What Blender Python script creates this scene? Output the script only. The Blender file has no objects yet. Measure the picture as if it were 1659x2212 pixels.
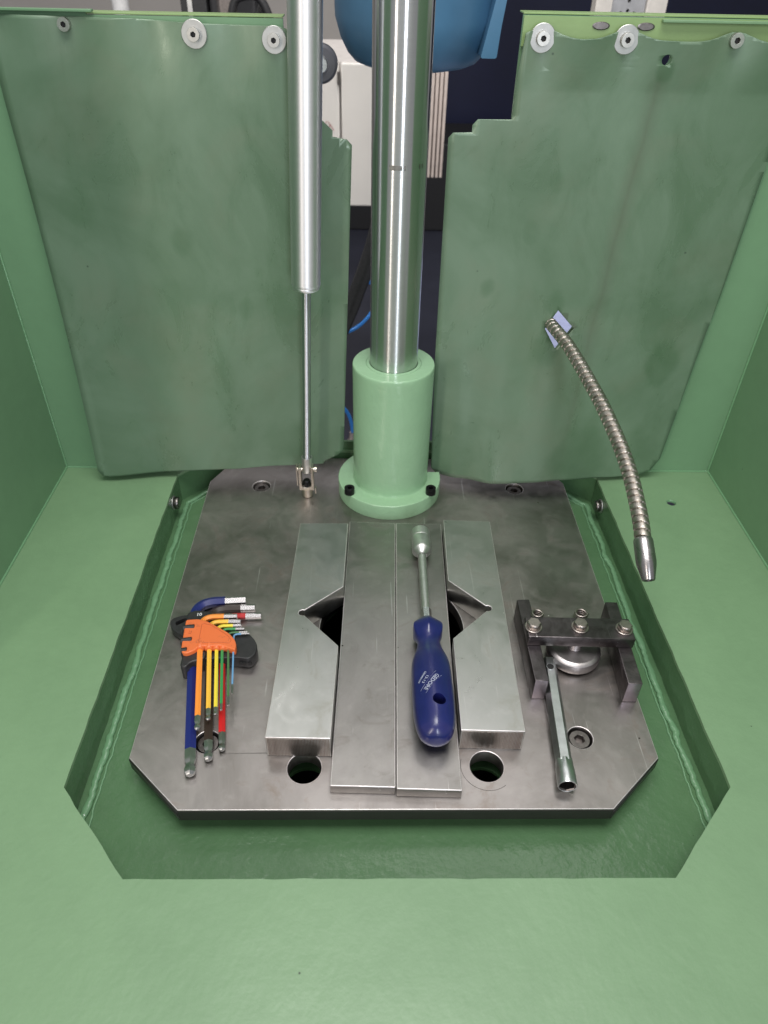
import bpy, bmesh, math, random
from mathutils import Vector, Matrix, noise
from mathutils.geometry import tessellate_polygon
random.seed(7)
PI = math.pi
scene = bpy.context.scene
COL = scene.collection

# ------------------------------------------------------------------ camera
CAM_POS = Vector((-0.0268, -0.3325, 0.6065))
cam_d = bpy.data.cameras.new('camera')
cam = bpy.data.objects.new('camera', cam_d)
COL.objects.link(cam)
ROT = Matrix(((0.999751432998299, -0.005648313180781352, -0.021567771698979686),
              (-0.013265960971044778, 0.6267877530105432, -0.7790770994936952),
              (0.01791888661056301, 0.7791695638525712, 0.6265570239558661)))
cam.matrix_world = Matrix.Translation(CAM_POS) @ ROT.to_4x4()
cam_d.sensor_fit = 'VERTICAL'
cam_d.sensor_height = 36.0
cam_d.lens = 1556.0 / 2212.0 * 36.0
cam_d.clip_start = 0.01
cam_d.clip_end = 60
cam_d.dof.use_dof = True
cam_d.dof.focus_distance = 0.74
cam_d.dof.aperture_fstop = 9.0
scene.camera = cam
scene.render.resolution_x = 768
scene.render.resolution_y = 1024

# ------------------------------------------------------------------ world + lamps
world = bpy.data.worlds.new("World")
scene.world = world
world.use_nodes = True
bg = world.node_tree.nodes['Background']
bg.inputs[0].default_value = (0.98, 0.98, 1.0, 1)
bg.inputs[1].default_value = 0.34

def area(name, loc, target, sx, sy, power, color, spread=180):
    l = bpy.data.lights.new(name, 'AREA')
    l.shape = 'RECTANGLE'; l.size = sx; l.size_y = sy
    l.energy = power; l.color = color
    l.spread = math.radians(spread)
    o = bpy.data.objects.new(name, l)
    COL.objects.link(o)
    o.location = loc
    d = Vector(target) - Vector(loc)
    o.rotation_euler = d.to_track_quat('-Z', 'Y').to_euler()
    return o

area('window_light_warm', (-1.20, -1.80, 1.05), (0, .35, .2), 0.20, 1.6, 15, (1.0, .90, .82))
area('window_light_cool', (0.40, -2.2, 1.05), (0, .35, .2), 0.32, 1.6, 24, (.86, .91, 1.0))
area('ceiling_lamp_overhead', (0.0, -0.08, 1.85), (0, .1, 0), 1.1, .8, 24, (1.0, .985, .96))
area('ceiling_lamp_back', (0.1, 2.0, 3.2), (0, 1.8, 0), 2.6, .8, 13, (1.0, .97, .96))
area('background_fill', (0.0, 1.1, 2.7), (0, 2.6, 0), 2.2, .7, 20, (1.0, .98, .96), 75)  # unseen fill added to brighten the background, spread kept off the table

scene.view_settings.view_transform = 'Standard'
scene.view_settings.look = 'None'
scene.view_settings.exposure = 0.03
scene.view_settings.gamma = 1.0

# ------------------------------------------------------------------ materials
def newmat(name):
    m = bpy.data.materials.new(name); m.use_nodes = True
    nt = m.node_tree
    return m, nt, nt.nodes['Principled BSDF']

def N(nt, t, **kw):
    n = nt.nodes.new(t)
    for k, v in kw.items():
        setattr(n, k, v)
    return n

def coords(nt, scale=(1, 1, 1), rot=(0, 0, 0)):
    tc = N(nt, 'ShaderNodeTexCoord'); mp = N(nt, 'ShaderNodeMapping')
    mp.inputs['Scale'].default_value = scale
    mp.inputs['Rotation'].default_value = rot
    nt.links.new(tc.outputs['Object'], mp.inputs['Vector'])
    return mp.outputs['Vector']

def noise_tex(nt, vec, scale, detail=4, rough=.55, dist=0):
    n = N(nt, 'ShaderNodeTexNoise')
    n.inputs['Scale'].default_value = scale
    n.inputs['Detail'].default_value = detail
    n.inputs['Roughness'].default_value = rough
    n.inputs['Distortion'].default_value = dist
    nt.links.new(vec, n.inputs['Vector'])
    return n.outputs['Fac']

def ramp(nt, fac, stops):
    r = N(nt, 'ShaderNodeValToRGB')
    e = r.color_ramp.elements
    while len(e) < len(stops):
        e.new(0.5)
    for i, (p, c) in enumerate(stops):
        e[i].position = p
        e[i].color = (c, c, c, 1) if isinstance(c, (int, float)) else (*c, 1)
    nt.links.new(fac, r.inputs['Fac'])
    return r.outputs['Color']

def mixc(nt, fac, a, b, mode='MIX'):
    m = N(nt, 'ShaderNodeMix', data_type='RGBA', blend_type=mode)
    for s, v in ((0, fac), (6, a), (7, b)):
        if hasattr(v, 'is_linked') or hasattr(v, 'links'):
            nt.links.new(v, m.inputs[s])
        elif s == 0:
            m.inputs[0].default_value = v
        else:
            m.inputs[s].default_value = (*v, 1)
    return m.outputs[2]

def bump(nt, bsdf, h, strength, dist):
    b = N(nt, 'ShaderNodeBump')
    b.inputs['Strength'].default_value = strength
    b.inputs['Distance'].default_value = dist
    nt.links.new(h, b.inputs['Height'])
    nt.links.new(b.outputs['Normal'], bsdf.inputs['Normal'])
    return b

def specks(nt, vec, scale, thr, soft=.01):
    v = N(nt, 'ShaderNodeTexVoronoi')
    v.inputs['Scale'].default_value = scale
    nt.links.new(vec, v.inputs['Vector'])
    # only some cells carry a speck
    sep = N(nt, 'ShaderNodeSeparateColor')
    nt.links.new(v.outputs['Color'], sep.inputs['Color'])
    a = N(nt, 'ShaderNodeMath', operation='LESS_THAN'); a.inputs[1].default_value = .16
    nt.links.new(sep.outputs['Red'], a.inputs[0])
    d = ramp(nt, v.outputs['Distance'], [(0, 1), (thr, 1), (thr + soft, 0)])
    m = N(nt, 'ShaderNodeMath', operation='MULTIPLY')
    nt.links.new(a.outputs[0], m.inputs[0]); nt.links.new(d, m.inputs[1])
    return m.outputs[0]

def scratches(nt, angle, scale=18, stretch=40, lo=.735, hi=.76):
    v = coords(nt, (1, 1.0 / stretch, 1), (0, 0, angle))
    f = noise_tex(nt, v, scale * stretch * .5, 1, .3, 0)
    v2 = coords(nt)
    gate = ramp(nt, noise_tex(nt, v2, 22, 2), [(.48, 0), (.60, 1)])
    s = ramp(nt, f, [(lo, 0), (hi, 1)])
    m = N(nt, 'ShaderNodeMath', operation='MULTIPLY')
    nt.links.new(s, m.inputs[0]); nt.links.new(gate, m.inputs[1])
    return m.outputs[0]

def paint(name, base, dark, rough=.42, peel=.25, speck=True, mott=.5, spec=.5):
    m, nt, b = newmat(name)
    v = coords(nt)
    n1 = noise_tex(nt, v, 7, 5, .6, .4)
    n2 = noise_tex(nt, v, 60, 3, .6)
    c = mixc(nt, ramp(nt, n1, [(.3, 0), (.7, mott)]), base, dark)
    c = mixc(nt, ramp(nt, n2, [(.35, 0), (.75, .10)]), c, tuple(min(1, x * 1.35) for x in base))
    if speck:
        c = mixc(nt, specks(nt, v, 26, .017), c, tuple(x * .22 for x in base))
        c = mixc(nt, specks(nt, coords(nt, (1, 1, 1), (.4, .3, 1)), 19, .022), c, tuple(min(1, x * 1.9) for x in base))
    nt.links.new(c, b.inputs['Base Color'])
    nt.links.new(ramp(nt, n1, [(.3, rough - .05), (.7, rough + .1)]), b.inputs['Roughness'])
    b.inputs['Specular IOR Level'].default_value = spec
    pl = noise_tex(nt, v, 190, 3, .5)
    pl2 = noise_tex(nt, v, 24, 3, .5)
    s = N(nt, 'ShaderNodeMath', operation='MULTIPLY_ADD')
    s.inputs[1].default_value = 3.0
    nt.links.new(pl2, s.inputs[0]); nt.links.new(pl, s.inputs[2])
    bump(nt, b, s.outputs[0], peel, .0006)
    return m

def steel(name, base, stain, rough=.34, metal=1.0, aniso_scale=None, scr=True, stain_amt=.6, mott_scale=9, rvar=.1, bstr=.12, dirt=(.12, .10, .09)):
    m, nt, b = newmat(name)
    v = coords(nt)
    n1 = noise_tex(nt, v, mott_scale, 6, .62, .8)
    n2 = noise_tex(nt, v, 70, 4, .6, .3)
    n3 = noise_tex(nt, v, 23, 5, .65, 1.2)
    c = mixc(nt, ramp(nt, n1, [(.36, 0), (.68, stain_amt)]), base, stain)
    c = mixc(nt, ramp(nt, n3, [(.56, 0), (.75, .45)]), c, dirt)
    c = mixc(nt, ramp(nt, n2, [(.55, 0), (.8, .35)]), c, tuple(min(1, x * 1.25) for x in base))
    r = ramp(nt, n3, [(.3, rough - rvar * .5), (.7, rough + rvar)])
    if scr:
        s1 = scratches(nt, .9); s2 = scratches(nt, -.35, 14, 55)
        c = mixc(nt, mixc(nt, s1, (0, 0, 0), (.55, .55, .55)), c, (.75, .73, .72))
        c = mixc(nt, mixc(nt, s2, (0, 0, 0), (.5, .5, .5)), c, (.70, .68, .67))
        c = mixc(nt, specks(nt, v, 34, .03), c, (.05, .045, .04))
        c = mixc(nt, specks(nt, coords(nt, (1, 1, 1), (.7, .1, .5)), 30, .025), c, (.8, .78, .75))
    nt.links.new(c, b.inputs['Base Color'])
    nt.links.new(r, b.inputs['Roughness'])
    b.inputs['Metallic'].default_value = metal
    if aniso_scale:
        g = noise_tex(nt, coords(nt, aniso_scale), 60, 3, .6)
        bump(nt, b, g, bstr, .0004)
    else:
        bump(nt, b, n2, bstr, .0004)
    return m

def simple(name, col, rough=.5, metal=0.0, var=.12, nscale=40, bstr=0.0, spec=.5):
    m, nt, b = newmat(name)
    v = coords(nt)
    n = noise_tex(nt, v, nscale, 4, .6)
    c = mixc(nt, ramp(nt, n, [(.3, 0), (.75, 1)]), tuple(x * (1 - var) for x in col), tuple(min(1, x * (1 + var)) for x in col))
    nt.links.new(c, b.inputs['Base Color'])
    b.inputs['Roughness'].default_value = rough
    b.inputs['Metallic'].default_value = metal
    b.inputs['Specular IOR Level'].default_value = spec
    if bstr:
        bump(nt, b, n, bstr, .0005)
    return m

def turned(name, col, rough, aniso, var=.1):
    """metal cylinder ground round its axis: the grooves smear highlights along the axis"""
    m, nt, b = newmat(name)
    v = coords(nt, (1, 1, 26))
    n = noise_tex(nt, v, 26, 4, .6)
    c = mixc(nt, ramp(nt, n, [(.3, 0), (.7, 1)]), tuple(x * (1 - var) for x in col), col)
    nt.links.new(c, b.inputs['Base Color'])
    nt.links.new(ramp(nt, n, [(.3, rough * .95), (.7, rough * 1.06)]), b.inputs['Roughness'])
    b.inputs['Metallic'].default_value = 1
    b.inputs['Anisotropic'].default_value = aniso
    b.inputs['Anisotropic Rotation'].default_value = .25
    t = N(nt, 'ShaderNodeTangent', direction_type='RADIAL', axis='Z')
    nt.links.new(t.outputs[0], b.inputs['Tangent'])
    return m

G_LIGHT = (.190, .312, .172)
G_DARK = (.158, .270, .144)
M = {}
M['deck'] = paint('deck_green_paint', G_LIGHT, G_DARK, .36, .34, mott=.9)
M['wall'] = paint('wall_green_shaded', (.165, .300, .168), (.14, .255, .142), .38, .15)  # same paint as the deck, shade put into a darker base colour
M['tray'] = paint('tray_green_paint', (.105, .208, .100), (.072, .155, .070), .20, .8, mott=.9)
M['bead'] = paint('bead_green_paint', (.16, .32, .17), (.13, .27, .14), .08, .6, speck=False, spec=.8)
M['sleeve'] = paint('sleeve_green_paint', (.300, .485, .300), (.27, .44, .27), .2, .45, mott=.4)
M['lip'] = paint('lip_green_paint', (.25, .37, .15), (.21, .31, .13), .4, .15)
M['plate'] = steel('table_steel', (.41, .380, .365), (.25, .230, .215), .36, stain_amt=1.0, rvar=.16, bstr=.2, dirt=(.24, .175, .135))
M['plate_edge'] = simple('plate_edge', (.035, .034, .032), .45, .4)
M['flat_bar'] = steel('flat_bar_steel', (.37, .352, .335), (.25, .238, .225), .35, rvar=.14, aniso_scale=(8, .6, 1), stain_amt=.8, dirt=(.17, .135, .115))
M['notch_bar'] = steel('notched_bar_steel', (.50, .50, .48), (.39, .40, .37), .31, rvar=.12, aniso_scale=(8, .5, 1), stain_amt=.5, bstr=.1, dirt=(.34, .31, .25))
M['black_steel'] = steel('blackened_steel', (.15, .135, .14), (.07, .062, .062), .34, mott_scale=55, stain_amt=1.0, scr=True, dirt=(.34, .29, .29))
M['sawn'] = steel('sawn_steel', (.44, .385, .35), (.24, .20, .18), .42, mott_scale=30, stain_amt=1.0, scr=False, dirt=(.18, .14, .12))
M['leg_end'] = steel('ground_leg_end', (.42, .37, .41), (.30, .26, .29), .38, mott_scale=60, scr=False, dirt=(.22, .18, .2))
M['rim'] = simple('edge_highlight', (.80, .75, .74), .42, .75, .2, 120)  # bright colour stands in for the light that bevels catch
M['disc'] = steel('disc_steel', (.52, .49, .49), (.36, .33, .32), .40, mott_scale=60, scr=False, dirt=(.16, .12, .10))
M['bolt'] = steel('bolt_zinc', (.45, .40, .37), (.30, .26, .24), .32, mott_scale=150, scr=False, dirt=(.20, .16, .14))
M['screw'] = simple('screw_dark_steel', (.22, .20, .19), .34, 1, .25, 200)
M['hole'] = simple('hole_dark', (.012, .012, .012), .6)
M['chrome'] = simple('bare_chrome', (.82, .79, .79), .25, 1, .08, 120)
M['satin'] = simple('satin_chrome', (.70, .70, .68), .42, 1, .10, 150)
M['tip'] = simple('tip_chrome', (.50, .51, .50), .34, 1, .1, 120)
M['spanner'] = simple('spanner_chrome', (.60, .63, .62), .33, 1, .2, 60)
M['zinc'] = simple('yellow_zinc', (.68, .62, .53), .3, 1, .12, 100)
M['screwhead'] = simple('screw_head_zinc', (.55, .54, .50), .38, 1, .12, 200)
M['washer'] = simple('washer_steel', (.50, .50, .48), .5, 1, .1, 90)
M['column'] = turned('ground_column', (.62, .63, .63), .25, 1.0, .04)
M['strut'] = turned('satin_strut', (.84, .84, .86), .52, .85, .03)
M['rod'] = turned('strut_rod', (.60, .61, .64), .40, 1.0, .03)
M['nozzle'] = turned('nozzle_steel', (.42, .40, .40), .28, .5)
M['hose'] = steel('gooseneck_steel', (.47, .43, .39), (.34, .31, .27), .34, mott_scale=60, scr=False, dirt=(.22, .18, .15))
M['black'] = simple('black_plastic', (.022, .022, .023), .42, 0, .3, 160, .1)
M['blackmetal'] = simple('black_oxide', (.016, .016, .017), .3, .6, .3, 90)
M['bluehandle'], nt, b = newmat('blue_handle_plastic')
b.inputs['Base Color'].default_value = (.020, .032, .30, 1); b.inputs['Roughness'].default_value = .30
b.inputs['Coat Weight'].default_value = .6; b.inputs['Coat Roughness'].default_value = .22
b.inputs['Subsurface Weight'].default_value = .04; b.inputs['Subsurface Radius'].default_value = (.001, .002, .01)
v = coords(nt)
nt.links.new(mixc(nt, specks(nt, v, 300, .06), mixc(nt, ramp(nt, noise_tex(nt, v, 40, 5), [(.35, 0), (.75, 1)]), (.008, .011, .095), (.013, .017, .13)), (.10, .13, .35)), b.inputs['Base Color'])
M['print'] = simple('silver_print', (.50, .53, .66), .4, .2, .3, 900)
M['white_print'] = simple('white_print', (.72, .72, .72), .5)
M['orange'] = None
m, nt, b = newmat('orange_plastic')
v = coords(nt)
c = mixc(nt, ramp(nt, noise_tex(nt, v, 110, 5, .7, 1), [(.58, 0), (.72, .7)]), (.74, .165, .045), (.26, .09, .05))
nt.links.new(c, b.inputs['Base Color']); b.inputs['Roughness'].default_value = .42
bump(nt, b, noise_tex(nt, v, 500, 3), .15, .0003)
M['orange'] = m

# ------------------------------------------------------------------ object helpers
def origin_of(o):
    p = Vector((0, 0, 0))
    while o is not None:
        p = p + o.location
        o = o.parent
    return p

def link(name, me, mat=None, parent=None):
    """mesh in scene coordinates -> object whose vertices sit relative to its thing"""
    o = bpy.data.objects.new(name, me)
    COL.objects.link(o)
    if mat:
        me.materials.append(mat)
    if parent is not None:
        o.parent = parent
        me.transform(Matrix.Translation(-origin_of(parent)))
    return o

def obj(name, bm, mat=None, parent=None, smooth=35):
    bmesh.ops.recalc_face_normals(bm, faces=bm.faces)
    me = bpy.data.meshes.new(name)
    bm.to_mesh(me); bm.free()
    if smooth:
        me.shade_smooth()
        me.set_sharp_from_angle(angle=math.radians(smooth))
        for p in me.polygons:      # flat caps stay flat beside their rounded rims
            if max(abs(p.normal.x), abs(p.normal.y), abs(p.normal.z)) > .999995: p.use_smooth = False
    return link(name, me, mat, parent)

def thing(name, label, cat, loc=(0, 0, 0), group=None):
    o = bpy.data.objects.new(name, None)
    COL.objects.link(o)
    o.location = loc; o.empty_display_size = .02
    o['label'] = label; o['category'] = cat
    if group: o['group'] = group
    return o

def tag(o, label, cat, group=None):
    o['label'] = label; o['category'] = cat
    if group: o['group'] = group
    return o

def bev_edges(bm, edges, w, seg=2):
    if w > 0:
        bmesh.ops.bevel(bm, geom=edges, offset=w, segments=seg, profile=.5, affect='EDGES', clamp_overlap=True)

def box(bm, x0, x1, y0, y1, z0, z1, mat=None, bev=0, seg=2):
    t = bmesh.new()
    vs = [t.verts.new((x, y, z)) for x in (x0, x1) for y in (y0, y1) for z in (z0, z1)]
    for f in ((0, 1, 3, 2), (4, 6, 7, 5), (0, 4, 5, 1), (2, 3, 7, 6), (0, 2, 6, 4), (1, 5, 7, 3)):
        t.faces.new([vs[i] for i in f])
    bmesh.ops.recalc_face_normals(t, faces=t.faces)
    bev_edges(t, t.edges[:], bev, seg)
    if mat: t.transform(mat)
    me = bpy.data.meshes.new('tmp'); t.to_mesh(me); t.free(); bm.from_mesh(me); bpy.data.meshes.remove(me)
    return bm

def circ(cx, cy, r, n=48, a0=0):
    return [(cx + r * math.cos(a0 + 2 * PI * i / n), cy + r * math.sin(a0 + 2 * PI * i / n)) for i in range(n)]

def prism(outer, holes, z0, z1, bev=0, seg=2, cut=None, bev_bottom=False, axes='xy'):
    """polygon with holes, extruded; top rim bevelled. axes 'xz' puts the polygon upright (extruded along Y)"""
    bm = bmesh.new()
    loops = [[Vector((x, y, 0)) for x, y in outer]] + [[Vector((x, y, 0)) for x, y in h] for h in holes]
    tris = tessellate_polygon(loops)
    flat = [p for l in loops for p in l]
    top = [bm.verts.new((p.x, p.y, z1)) for p in flat]
    bot = [bm.verts.new((p.x, p.y, z0)) for p in flat]
    for a, b_, c in tris:
        try:
            bm.faces.new((top[a], top[b_], top[c])); bm.faces.new((bot[c], bot[b_], bot[a]))
        except ValueError:
            pass
    i0 = 0; rims = []
    for l in loops:
        n = len(l)
        for i in range(n):
            a, b_ = i0 + i, i0 + (i + 1) % n
            bm.faces.new((top[a], bot[a], bot[b_], top[b_]))
            rims.append((a, b_))
        i0 += n
    bmesh.ops.recalc_face_normals(bm, faces=bm.faces)
    inner = [e for e in bm.edges if len(e.link_faces) == 2 and e.link_faces[0].normal.dot(e.link_faces[1].normal) > .9999]
    bmesh.ops.dissolve_edges(bm, edges=[e for e in inner if not holes], use_verts=False)
    if bev > 0:
        es = []
        for e in bm.edges:
            zs = [v.co.z for v in e.verts]
            if len(e.link_faces) == 2 and abs(e.link_faces[0].normal.z - e.link_faces[1].normal.z) > .5:
                if min(zs) > z1 - 1e-7 or (bev_bottom and max(zs) < z0 + 1e-7):
                    es.append(e)
            elif len(outer) < 20 and min(zs) < z1 - 1e-7 < max(zs) and e.calc_face_angle(0) > .5:
                es.append(e)
        bev_edges(bm, es, bev, seg)
    if axes == 'xz':
        bm.transform(Matrix(((1, 0, 0, 0), (0, 0, 1, 0), (0, 1, 0, 0), (0, 0, 0, 1))))
    return bm

def frame(t, up):
    t = t.normalized()
    u = up - t * up.dot(t)
    if u.length < 1e-5:
        up = Vector((0, 1, 0)); u = up - t * up.dot(t)
    u.normalize()
    return t, u, t.cross(u)

def tube(pts, radii, n=12, up=Vector((0, 0, 1)), rot=0.0, cap=True, rfun=None, bm=None):
    """sweep a ring along pts; radii per point or a number; rfun(i, theta, r) shapes the ring"""
    bm = bm or bmesh.new()
    pts = [Vector(p) for p in pts]
    if not hasattr(radii, '__len__'): radii = [radii] * len(pts)
    rings = []
    for i, p in enumerate(pts):
        a = pts[max(0, i - 1)]; b_ = pts[min(len(pts) - 1, i + 1)]
        if (b_ - a).length < 1e-9: b_ = a + Vector((0, 0, 1e-3))
        t, u, s = frame(b_ - a, up)
        ring = []
        for k in range(n):
            th = rot + 2 * PI * k / n
            r = radii[i] if rfun is None else rfun(i, th, radii[i])
            ring.append(bm.verts.new(p + (u * math.cos(th) + s * math.sin(th)) * r))
        rings.append(ring)
    for i in range(len(rings) - 1):
        for k in range(n):
            bm.faces.new((rings[i][k], rings[i][(k + 1) % n], rings[i + 1][(k + 1) % n], rings[i + 1][k]))
    if cap:
        bm.faces.new(list(reversed(rings[0]))); bm.faces.new(rings[-1])
    return bm

def lathe(p0, p1, prof, n=48, up=Vector((0, 0, 1)), rot=0, cap=True, rfun=None, bm=None):
    """profile [(distance, radius)] turned about the line p0 -> p1"""
    p0, p1 = Vector(p0), Vector(p1)
    t = (p1 - p0).normalized()
    t, u, s = frame(t, up)
    bm = bm or bmesh.new()
    rings = []
    for i, (d, r) in enumerate(prof):
        c = p0 + t * d
        ring = []
        for k in range(n):
            th = rot + 2 * PI * k / n
            rr = r if rfun is None else rfun(d, th, r)
            ring.append(bm.verts.new(c + (u * math.cos(th) + s * math.sin(th)) * rr))
        rings.append(ring)
    for i in range(len(rings) - 1):
        for k in range(n):
            bm.faces.new((rings[i][k], rings[i][(k + 1) % n], rings[i + 1][(k + 1) % n], rings[i + 1][k]))
    if cap:
        bm.faces.new(list(reversed(rings[0]))); bm.faces.new(rings[-1])
    return bm

def text_bm(s, size, mat, fn=None, depth=.0002, bold=0.0):
    c = bpy.data.curves.new('tmp_text', 'FONT')
    c.body = s; c.size = size; c.align_x = 'CENTER'; c.align_y = 'CENTER'
    c.offset = bold; c.resolution_u = 4
    if fn is None: c.extrude = depth
    o = bpy.data.objects.new('tmp_text', c); COL.objects.link(o)
    me = bpy.data.meshes.new_from_object(o)
    bpy.data.objects.remove(o); bpy.data.curves.remove(c)
    bm = bmesh.new(); bm.from_mesh(me); bpy.data.meshes.remove(me)
    if fn:
        bmesh.ops.triangulate(bm, faces=bm.faces)
        bmesh.ops.subdivide_edges(bm, edges=bm.edges, cuts=1)
    bm.transform(mat)
    if fn:
        for v in bm.verts: v.co = fn(v.co)
    return bm

def socket_head(parent, c, r, h, mat, name='socket_screw', sock=.5, up=Vector((0, 0, 1)), rec=.004, n=40, label=None, a0=0.2):
    """cap head with a six-sided recess, axis along Z, base centre c"""
    cx, cy, cz = c
    hexo = circ(cx, cy, r * sock, 6, a0)
    bm = prism(circ(cx, cy, r, n), [hexo], cz + h - rec, cz + h, bev=r * .10)
    lathe((cx, cy, cz), (cx, cy, cz + 1), [(0, r), (h - rec + .00005, r)], n, up=Vector((0, 1, 0)), bm=bm)
    o = obj(name, bm, mat, parent)
    if label: o['label'] = label
    return o

def highlight_rim(o, m, lo=.12, hi=.985, amax=1):
    """edge highlight painted on the arrises: bright second material on the bevel faces of the top rim"""
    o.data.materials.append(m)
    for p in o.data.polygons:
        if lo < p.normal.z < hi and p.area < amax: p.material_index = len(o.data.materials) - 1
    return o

# ================================================================== THE CABINET (green machine housing)
DZ = .010          # deck height above the table's top
FZ = -.035         # tray floor
cab = thing('machine_cabinet', 'green painted sheet steel machine housing with a sunken tray around the steel table', 'machine housing', (0, .2, DZ))
hole_o = [(-.2960, .0165), (-.2225, -.0638), (.2255, -.0650), (.3020, .0150), (.2968, .490), (.236, .554), (-.236, .554), (-.2945, .490)]

def wobble(poly, step=.012, amp=.0007, seed=0):
    out = []
    n = len(poly)
    for i in range(n):
        a = Vector(poly[i]); b_ = Vector(poly[(i + 1) % n])
        k = max(1, int((b_ - a).length / step))
        nn = Vector((-(b_ - a).y, (b_ - a).x)).normalized()
        for j in range(k):
            p = a.lerp(b_, j / k)
            w = amp * noise.noise(Vector((p.x * 45 + seed, p.y * 45, seed))) * 1.6
            if j == 0: w = 0
            out.append((p.x + nn.x * w, p.y + nn.y * w))
    return out

hw = wobble(hole_o)
XL, XR = -.4535, .4620
deck_out = [(XL, -.42), (XR, -.42), (XR, .57), (XL, .57)]
bm = prism(deck_out, [hw, circ(.3845, .4328, .0062, 24)], DZ - .004, DZ, bev=.0007)
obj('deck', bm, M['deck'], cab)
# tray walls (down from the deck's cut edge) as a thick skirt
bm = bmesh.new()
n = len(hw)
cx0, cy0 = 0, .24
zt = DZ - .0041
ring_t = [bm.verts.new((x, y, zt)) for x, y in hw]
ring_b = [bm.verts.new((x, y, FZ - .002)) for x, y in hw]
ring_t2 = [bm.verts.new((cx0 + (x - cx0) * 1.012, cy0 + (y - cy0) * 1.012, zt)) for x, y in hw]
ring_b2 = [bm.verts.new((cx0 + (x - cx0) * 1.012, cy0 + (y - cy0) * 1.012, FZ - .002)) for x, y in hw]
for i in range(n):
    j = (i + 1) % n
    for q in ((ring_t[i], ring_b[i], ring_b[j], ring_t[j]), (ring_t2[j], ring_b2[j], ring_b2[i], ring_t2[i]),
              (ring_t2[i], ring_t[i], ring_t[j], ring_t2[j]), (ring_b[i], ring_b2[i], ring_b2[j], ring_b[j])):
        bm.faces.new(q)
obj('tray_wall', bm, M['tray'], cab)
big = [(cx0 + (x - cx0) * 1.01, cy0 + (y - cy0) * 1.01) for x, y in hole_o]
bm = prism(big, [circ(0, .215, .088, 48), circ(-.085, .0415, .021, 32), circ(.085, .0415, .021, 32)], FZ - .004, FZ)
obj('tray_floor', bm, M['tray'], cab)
bm = bmesh.new()     # sump added under the tray: black open box, makes the table holes dark
for a in ((-.13, -.127, -.0, .33), (.127, .13, -.0, .33), (-.127, .127, -.0, .003), (-.127, .127, .327, .33)):
    box(bm, a[0], a[1], a[2], a[3], -.26, FZ - .0045)
box(bm, -.13, .13, 0, .33, -.265, -.2605)
obj('dark_well', bm, M['blackmetal'], cab)
# weld beads round the tray floor
def bead(a, b_, seed):
    a, b_ = Vector(a), Vector(b_)
    L = (b_ - a).length; k = int(L / .0022)
    pts, rad = [], []
    side = Vector((-(b_ - a).y, (b_ - a).x, 0)).normalized()
    for i in range(k + 1):
        p = a.lerp(b_, i / k)
        w = noise.noise(Vector((p.x * 40 + seed, p.y * 40, 3))) * .0026 + noise.noise(Vector((p.x * 200 + seed, p.y * 200, 9))) * .0012
        pts.append(p + side * w)
        rad.append(.0035 + noise.noise(Vector((seed, p.x * 70, p.y * 70))) * .0012 + noise.noise(Vector((seed, p.x * 260, p.y * 260))) * .0006)
    bm = tube(pts, rad, 12)
    bm.transform(Matrix.Translation((0, 0, FZ)) @ Matrix.Diagonal((1, 1, .6, 1)) @ Matrix.Translation((0, 0, -FZ)))
    return bm
ins = .0075
hb = [(cx0 + (x - cx0) * (1 - ins / .25), cy0 + (y - cy0) * (1 - ins / .27)) for x, y in hole_o]
for i in range(8):
    a, b_ = Vector(hb[i]), Vector(hb[(i + 1) % 8])
    run = (b_ - a).normalized() * .022
    if i == 3: a = a - run
    if i == 7: b_ = b_ + run
    if i in (0, 1, 2):      # the front run stays hidden below the deck
        continue
    obj('weld_bead', bead((a[0], a[1], FZ + .0015), (b_[0], b_[1], FZ + .0015), i * 7.3), M['bead'], cab, smooth=80)
    mid = Vector((0, .24)); inw = Vector((-(b_ - a).y, (b_ - a).x)).normalized()
    if inw.dot(mid - a) < 0: inw = -inw
    a, b_ = a + inw * .0062, b_ + inw * .0062
    L = (b_ - a).length; k = int(L / .003)
    pts = [Vector((*a.lerp(b_, q / k), FZ + .0002)) + Vector((*inw, 0)) * (.0016 * noise.noise(Vector((q * .22, i * 5.1, 1))) + .0007 * noise.noise(Vector((q * .9, i, 7)))) for q in range(k + 1)]
    obj('weld_toe', tube(pts, .0011, 8), M['bead'], cab, smooth=80)
# side walls, back walls
bm = box(bmesh.new(), XL - .004, XL, .08, .507, DZ + .0005, .75)
obj('side_wall', bm, M['wall'], cab)
bm = box(bmesh.new(), XR, XR + .004, .08, .507, DZ + .0005, .75)
obj('side_wall', bm, M['wall'], cab)
# fillets of paint along the inner corners
for x, s in ((XL, 1), (XR, -1)):
    bm = tube([(x + s * .0006, y, DZ + .0006) for y in [.08 + .02 * k for k in range(22)] + [.506]], .0016, 8)
    obj('corner_seam', bm, M['bead'], cab)
    bm = tube([(x + s * .0006, .5062, z) for z in (DZ, .2, .4, .74)], .0016, 8, up=Vector((0, 1, 0)))
    obj('corner_seam', bm, M['bead'], cab)
for x0, x1 in ((XL, -.298), (.30, XR)):
    bm = tube([(x0 + (x1 - x0) * k / 8, .5062, DZ + .0006) for k in range(9)], .0014, 8)
    obj('corner_seam', bm, M['bead'], cab)
bw = [(XL, DZ + .001), (-.297, DZ + .001), (-.297, .03), (-.112, .03), (-.112, .5405), (-.30, .5405), (-.30, .5440), (XL, .5440)]
obj('back_wall', prism(bw, [], .507, .511, axes='xz'), M['wall'], cab)
bw = [(.30, DZ + .001), (XR, DZ + .001), (XR, .5475), (.1200, .5475), (.1200, .03), (.30, .03)]
sq = [(.180, .2250), (.196, .2580), (.230, .2350), (.208, .1950)]
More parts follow.
